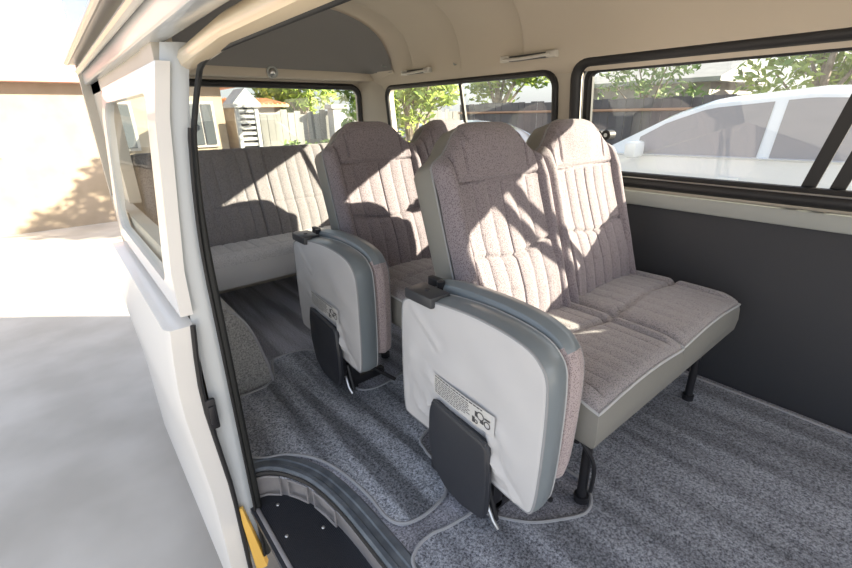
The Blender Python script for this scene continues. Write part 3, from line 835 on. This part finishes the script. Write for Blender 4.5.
for x in (1.38, 1.80):
    bm = BM(); box(bm, x-.02, x+.02, 2.5, 2.56, .001, .30, .006)
    for v in bm.verts: v.co += o
    obj('leg', bm, M['dark_metal'], rb)

# ------------------------------------------------------------------ fittings on the walls
def grab_handle(y0, y1, lab):
    t = thing('grab_handle', lab, 'handle', (1.83, (y0+y1)/2, 1.325), 'grab handles along the cornice')
    ym = (y0+y1)/2; h = (y1-y0)/2
    bm = BM(); tube(bm, catmull([(.012, -h, 0), (-.032, -h*.8, -.006), (-.042, 0, -.010), (-.032, h*.8, -.006), (.012, h, 0)], 5), .0085, 8, False, .8); obj('grip', bm, M['pale_trim'], t)
    for s in (-1, 1):
        bm = BM(); box(bm, -.012, .024, s*h-.026, s*h+.026, -.014, .014, .005); obj('mount', bm, M['pale_trim'], t)
    bm = BM(); box(bm, -.002, .02, -h*.82, h*.82, -.013, .011, .003); obj('shadow_plate', bm, M['plastic2'], t)  # dark plate stands in for the shadow gap behind the grip
    return t
grab_handle(1.33, 1.60, 'pale grab handle above the divide of the far windows, the nearer one')
grab_handle(2.20, 2.42, 'small pale grab handle above the far quarter window')
for (x, y, z, lab) in ((1.845, 1.97, 1.335, 'small dark hook between the two grab handles'), (1.80, 2.60, 1.375, 'tiny pale hook at the rear corner of the headliner')):
    bm = BM(); tube(bm, [(x+.02, y, z), (x-.012, y, z), (x-.016, y, z+.008)], .004, 8); tag(obj('coat_hook', bm, M['grey_trim']), lab, 'hook')
t = thing('courtesy_lamp', 'small round pale lamp on the header over the tailgate window', 'lamp', (1.13, 2.797, 1.328))
bm = BM(); cyl(bm, (0, .01, 0), (0, -.012, 0), .034, 20); obj('bezel', bm, M['grey_trim'], t)
bm = BM(); bmesh.ops.create_uvsphere(bm, u_segments=16, v_segments=10, radius=.023)
for v in bm.verts: v.co = Vector((v.co.x, v.co.y*.6-.012, v.co.z))
obj('lens', bm, M['steel'], t)
def latch(x, y, z, lab, k=1):
    t = thing('window_latch', lab, 'latch', (x, y, z), 'black window latches')
    for dy in (-.020*k, .020*k):
        bm = BM(); cyl(bm, (.03, dy, 0), (-.018, dy, 0), .021*k, 16); kb = obj('knob', bm, M['black'], t)
        bm = BM(); cyl(bm, (-.0185, dy, 0), (-.021, dy, 0), .008*k, 10); obj('cap', bm, M['steel'], kb)
    bm = BM(); box(bm, .0, .03, -.024, .024, -.008, .008, .003); obj('bar', bm, M['black'], t)
latch(1.885, 1.065, .985, 'pair of black latch knobs at the near end of the far middle window')
latch(1.885, 2.62, .955, 'small black latch in the rear corner of the quarter window', .8)
t = thing('belt_anchor', 'small cream belt anchor on the far rear corner post', 'belt anchor', (1.872, 2.80, .985))
bm = BM(); box(bm, -.012, .02, -.03, .03, -.03, .03, .006); obj('cover', bm, M['pale_trim'], t)
bm = BM(); box(bm, -.018, -.008, -.028, .028, .012, .026, .003); obj('guide', bm, M['grey_trim'], t)

# ------------------------------------------------------------------ outside
GZ = -.58
bm = BM(); box(bm, -25, 30, -20, 45, GZ-.3, GZ); g_ = struct('floor_ground', bm, M['ground'], label='concrete yard outside', smooth=False)
def boards(x0, x1, y0, y1, z1, n, m_, lab, grp, rail=None, wob=.05, z0=GZ):
    t = thing('fence', lab, 'fence', (x0, y0, z0), grp)
    d = Vector((x1-x0, y1-y0, 0)); L_ = d.length; d.normalize(); nrm = Vector((-d.y, d.x, 0)); bm = BM(); rnd = random.Random(n)
    w = L_/n
    for i in range(n):
        a = d*(i*w+.004); b = d*((i+1)*w-.004); h = z1-z0+rnd.uniform(-wob, wob); o_ = rnd.uniform(-.01, .01)
        loft(bm, [[(p.x, p.y, zz) for p in (a+nrm*o_, b+nrm*o_, b+nrm*(o_+.02), a+nrm*(o_+.02))] for zz in (0, h)])
    obj('boards', bm, m_, t, False)
    if rail:
        for zz in rail:
            bm = BM(); tube(bm, [nrm*-.03*rail_side(nrm)+Vector((0, 0, zz-z0)), d*L_+nrm*-.03*rail_side(nrm)+Vector((0, 0, zz-z0))], .025, 6); obj('rail', bm, M['rust'], t)
    return t
def rail_side(n): return 1 if n.y > 0 else -1
def tree(x, y, h, r, n, m_, lab, trunk_r=.12, crown0=.35, leafs=.09, seed=1, z0=GZ, grp='trees in the yard'):
    t = thing('tree', lab, 'tree', (x, y, z0), grp); rnd = random.Random(seed)
    bm = BM(); tube(bm, catmull([(0, 0, 0), (.08*r, .02, h*.3), (-.05*r, .05, h*.6), (.05, 0, h*.85)], 4), lambda q: trunk_r*(1-.75*q), 8)
    cl = []
    for k in range(9):
        an = rnd.uniform(0, 2*pi); rr = r*rnd.uniform(.35, .8); zz = h*rnd.uniform(crown0+.05, .95)
        p = Vector((cos(an)*rr, sin(an)*rr, zz)); cl.append((p, r*rnd.uniform(.35, .55)))
        tube(bm, catmull([(0, 0, zz*.55), (p.x*.5, p.y*.5, zz*.8), p], 3), lambda q: trunk_r*.35*(1-.7*q), 6)
    obj('trunk', bm, M['bark'], t)
    bm = BM()
    for k in range(n):
        c_, cr = rnd.choice(cl); v = Vector([rnd.gauss(0, 1) for _ in range(3)]).normalized()*cr*rnd.uniform(.5, 1.05); v.z *= .75
        p = c_+v; a = Vector([rnd.uniform(-1, 1) for _ in range(3)]).normalized(); b = a.orthogonal().normalized(); s = leafs*rnd.uniform(.6, 1.3)
        q = [p-a*s, p+b*s*.45, p+a*s, p-b*s*.45]; bm.faces.new([bm.verts.new(x_) for x_ in q])
    obj('foliage', bm, m_, t, False)
    return t
boards(2.98, 9.3, 8.95, 9.3, 1.17, 44, M['fence'], 'pale weathered board fence seen through the tailgate window', 'yard fences')
boards(8.2, 9.25, 8.6, -3.5, 1.30, 76, M['dark_fence'], 'dark sheet fence with rusty rails beyond the far side windows', 'yard fences', (1.1, .3), .02)
tree(5.6, 12.0, 3.3, 1.45, 3600, M['leaf'], 'bushy light green tree behind the pale fence', .10, .45, .11, 1)
tree(8.8, 12.6, 3.5, 1.5, 3000, M['leaf'], 'light green tree rising past the right end of the pale fence', .10, .42, .11, 2)
tree(4.45, 5.75, 2.7, .85, 2600, M['leaf'], 'leafy bright tree close outside the rear quarter window', .09, .30, .065, 3)
tree(10.6, 9.4, 3.9, 1.6, 2600, M['leaf'], 'taller green tree beyond the dark fence', .14, .42, .11, 4)
tree(10.4, 4.9, 3.0, 1.2, 900, M['leaf2'], 'sparse green tree over the dark fence', .07, .55, .09, 5)
tree(10.8, 2.0, 3.6, 1.3, 2400, M['leaf'], 'green tree beyond the far middle window', .12, .45, .10, 6)
tree(11.2, -1.6, 3.6, 1.5, 2400, M['leaf2'], 'big green tree seen through the near end of the middle window', .16, .45, .12, 8)
for (x, y, s, lab) in ((4.0, 7.75, 5, 'low green plant against the pale fence'), (3.25, 7.6, 6, 'smaller weed at the left of the pale fence')):
    t = thing('shrub', lab, 'plant', (x, y, GZ), 'plants against the pale fence'); rnd = random.Random(s); bm = BM()
    for k in range(260):
        an = rnd.uniform(0, 2*pi); rr = rnd.uniform(0, .32); p = Vector((cos(an)*rr, sin(an)*rr*.6, rnd.uniform(.1, 1.15+.1*s*.2)))
        a = Vector([rnd.uniform(-1, 1) for _ in range(3)]).normalized(); b = a.orthogonal().normalized(); q = [p-a*.07, p+b*.03, p+a*.07, p-b*.03]
        bm.faces.new([bm.verts.new(x_) for x_ in q])
    obj('foliage', bm, M['leaf2'], t, False)
    bm = BM()
    for k in range(4): tube(bm, [(0, 0, 0), (rnd.uniform(-.15, .15), rnd.uniform(-.1, .1), 1.0)], .012, 5)
    obj('stem', bm, M['bark'], t)
# white gate pillar
t = thing('gate_pillar', 'white masonry gate pillar with cap at the end of the pale fence', 'pillar', (4.8, 8.72, GZ))
bm = BM(); box(bm, -.15, .15, -.12, .12, 0, 1.80, .01); obj('shaft', bm, M['white_wall'], t, False)
bm = BM(); box(bm, -.2, .2, -.16, .16, 1.80, 1.88, .01); obj('capstone', bm, M['white_wall'], t, False)
bm = BM()
# louvred white gate tower
t = thing('louvre_tower', 'white gabled shelter with slatted side behind the van', 'shelter', (2.58, 8.1, GZ))
bm = BM()
for x in (0, .32): box(bm, x-.03, x+.03, -.03, .03, 0, 1.86)
for k in range(17): box(bm, .02, .30, -.015, .015, .3+k*.09, .35+k*.09)
obj('louvres', bm, M['white_wall'], t, False)
bm = BM(); box(bm, .01, .31, .03, .06, .2, 1.86); obj('dark_backing', bm, M['dark_fence'], t, False)  # added dark sheet, puts shade into the gaps between the slats
bm = BM(); prism(bm, [(-.07, 1.82), (.39, 1.82), (.39, 1.88), (.16, 2.12), (-.07, 1.88)], -.08, .5, 'y'); obj('roof', bm, M['white_wall'], t, False)
# tiled shed
t = thing('shed', 'low shed with orange tiled roof behind the pale fence', 'shed', (3.1, 9.9, GZ))
bm = BM(); box(bm, 0, 1.0, 0, 1.6, 0, 1.86); obj('wall', bm, M['grey_wall'], t, False)
bm = BM(); prism(bm, [(-.2, 1.86), (-.2, 1.91), (1.0, 2.05), (1.9, 1.91), (1.9, 1.86)], -.1, 1.1, 'x')
for k in range(12): tube(bm, [(-.05+k*.1, -.21, 1.915), (-.05+k*.1, 1.0, 2.06)], .02, 6)
obj('roof', bm, M['tile'], t, False)
# house at the left of the tailgate window
t = thing('house', 'beige plastered house with a red roof at the left of the tailgate window', 'house', (.1, 9.3, GZ))
bm = BM(); box(bm, -4.5, 2.62, 0, 3.5, 0, 2.2); obj('wall', bm, M['plaster'], t, False)
bm = BM(); prism(bm, [(-.3, 2.2), (-.3, 2.32), (1.7, 3.1), (3.8, 2.32), (3.8, 2.2)], -4.7, 2.95, 'x'); obj('roof', bm, mat('red_roof', (.6, .3, .24), .8, col2=(.7, .42, .34), scale=4), t, False)
for x in (2.2, .9, -.9, -2.6):
    bm = BM(); box(bm, x-.24, x+.24, -.05, .02, 1.15, 1.95, .01); f = obj('window', bm, M['grey_wall'], t, False)
    bm = BM(); box(bm, x-.19, x-.02, -.07, -.03, 1.2, 1.9); box(bm, x+.02, x+.19, -.07, -.03, 1.2, 1.9); obj('pane', bm, M['dark_win'], f, False)
# neighbouring long white wall and roof to the left (beyond the open door)
bm = BM(); box(bm, -14, -4.8, 10, 10.25, GZ, 1.6); tag(obj('boundary_wall', bm, M['white_wall'], None, False), 'long white boundary wall beyond the open sliding door', 'wall')
# pale roofs over the dark fence
for (x, y, w, h, lab) in ((14.4, 6.2, 3.2, 2.3, 'white roofed building above the dark fence'), (15.4, .9, 3.8, 2.4, 'beige walled building beyond the middle window')):
    t = thing('building', lab, 'building', (x, y, GZ), 'low buildings past the dark fence')
    bm = BM(); box(bm, -w/2, w/2, -w/2, w/2, 0, h); obj('wall', bm, M['plaster'] if 'beige' in lab else M['grey_wall'], t, False)
    bm = BM(); prism(bm, [(-w/2-.3, h), (-w/2-.3, h+.1), (0, h+.6), (w/2+.3, h+.1), (w/2+.3, h)], -w/2-.3, w/2+.3, 'y'); obj('roof', bm, M['white_wall'], t, False)

def car(loc, rz, paint, lab):
    """estate car: side profile in (y,z), nose towards -y"""
    t = thing('car', lab, 'car', loc, 'parked cars beside the van'); t.rotation_euler.z = rz
    W2 = .86
    low = catmull([(0, -2.15, .35), (0, -2.2, .62), (0, -2.0, .83), (0, -1.1, .98), (0, -.95, 1.02), (0, 2.05, 1.04), (0, 2.2, .9), (0, 2.22, .5), (0, 2.15, .3)], 4)
    low = [(p.y, p.z) for p in low]
    for wc in (1.35, -1.35):
        ar = [(wc+.38*cos(math.radians(a)), .32+.38*sin(math.radians(a))) for a in range(0, 181, 20)]
        low += [(y, max(z, .25)) for y, z in ar]
    bm = BM(); n = len(low); rings = []
    for (x, k, dzv) in ((-W2+.0, .97, .0), (-W2-.03, 1.0, 0), (-W2*.5, 1.005, .015), (0, 1.01, .02), (W2*.5, 1.005, .015), (W2+.03, 1, 0), (W2, .97, 0)):
        rings.append([(x, y*k, .45+(z-.45)*k+dzv*(z > .8)) for y, z in low])
    VR = [[bm.verts.new(p) for p in r] for r in rings]
    for a, b in zip(VR, VR[1:]):
        for k in range(n): bm.faces.new((a[k], a[(k+1) % n], b[(k+1) % n], b[k]))
    c1 = bm.faces.new(VR[0][::-1]); c2 = bm.faces.new(VR[-1]); bmesh.ops.triangulate(bm, faces=[c1, c2], ngon_method='EAR_CLIP')
    bmesh.ops.recalc_face_normals(bm, faces=bm.faces[:])
    body = obj('body', bm, paint, t)
    def prof(y):   # roof line height
        P = [(-1.15, 1.0), (-.55, 1.36), (-.25, 1.47), (.4, 1.53), (1.2, 1.50), (1.7, 1.42), (1.95, 1.25), (2.1, 1.02)]
        for (a, za), (b, zb) in zip(P, P[1:]):
            if y <= b: return za+(zb-za)*(y-a)/(b-a)
        return 1.0
    ysn = [-1.15+3.25*i/40 for i in range(41)]
    bm = BM(); V = []
    for y in ysn:
        zt = prof(y); k = (zt-1.0)/.53
        V.append([bm.verts.new(p) for p in [(-W2+.03, y, 1.0), (-W2+.03+.17*k, y, zt-.05*k), (-W2+.10+.2*k, y, zt-.01), (-.3, y, zt+.015), (.3, y, zt+.015), (W2-.10-.2*k, y, zt-.01), (W2-.03-.17*k, y, zt-.05*k), (W2-.03, y, 1.0)]])
    for a, b in zip(V, V[1:]):
        for k in range(7): bm.faces.new((a[k], a[k+1], b[k+1], b[k]))
    bmesh.ops.recalc_face_normals(bm, faces=bm.faces[:])
    obj('cabin', bm, paint, t)
    for s in (-1, 1):
        for (ya, yb) in ((-.75, .18), (.26, 1.10), (1.18, 1.82)):
            bm = BM(); pts_t = [ya+(yb-ya)*i/10 for i in range(11)]
            def sp(y, f):
                zt = prof(y)-.075; z = 1.03+(max(zt, 1.035)-1.03)*f; k = (prof(y)-1.0)/.53; kk = (z-1.0)/max(.02, (prof(y)-.05*k-1.0))
                return Vector((s*(W2-.03-.17*k*min(1, kk)+.006), y, z))
            V2 = [[bm.verts.new(sp(y, f)) for f in (0, .5, 1)] for y in pts_t]
            for a, b in zip(V2, V2[1:]):
                for k in range(2): bm.faces.new((a[k], a[k+1], b[k+1], b[k]))
            obj('side_window', bm, M['car_glass'], t)
    for (ya, yb) in ((-1.08, -.32), (1.75, 2.06)):
        bm = BM(); V2 = []
        for i in range(7):
            y = ya+(yb-ya)*i/6; k = (prof(y)-1)/.53
            V2.append([bm.verts.new((x*(W2-.16-.2*k), y, prof(y)+.024-(abs(x) == 1)*.02)) for x in (-1, -.4, .4, 1)])
        for a, b in zip(V2, V2[1:]):
            for k in range(3): bm.faces.new((a[k], a[k+1], b[k+1], b[k]))
        obj('windscreen' if ya < 0 else 'rear_window', bm, M['car_glass'], t)
    for s in (-1, 1):
        for y in (-1.35, 1.35):
            bm = BM(); loft(bm, [[(s*(W2-.16+dx), y+r*cos(2*pi*k/28), .32+r*sin(2*pi*k/28)) for k in range(28)] for dx, r in ((0, .28), (.01, .315), (.17, .315), (.19, .29), (.19, .2))]); w = obj('wheel', bm, M['tyre'], t)
            bm = BM(); cyl(bm, (s*(W2-.0), y, .32), (s*(W2+.035), y, .32), .19, 20); obj('rim', bm, M['steel'], w)
        bm = BM(); box(bm, s*(W2+.11)-.09, s*(W2+.11)+.09, -.75, -.64, 1.0, 1.14, .03); obj('mirror', bm, paint, t)
        for y in (.05, 1.0):
            bm = BM(); box(bm, s*(W2+.03)-.012, s*(W2+.03)+.012, y-.09, y+.07, .86, .885, .005); obj('door_handle', bm, paint, t)
    return t
c_ = car((5.95, 1.50, GZ), math.radians(180), M['car_white'], 'white car parked outside the far middle window'); c_.scale = (1.2,)*3
car((6.75, 6.45, GZ), math.radians(4), M['car_blue'], 'pale blue car roof glimpsed through the quarter window')
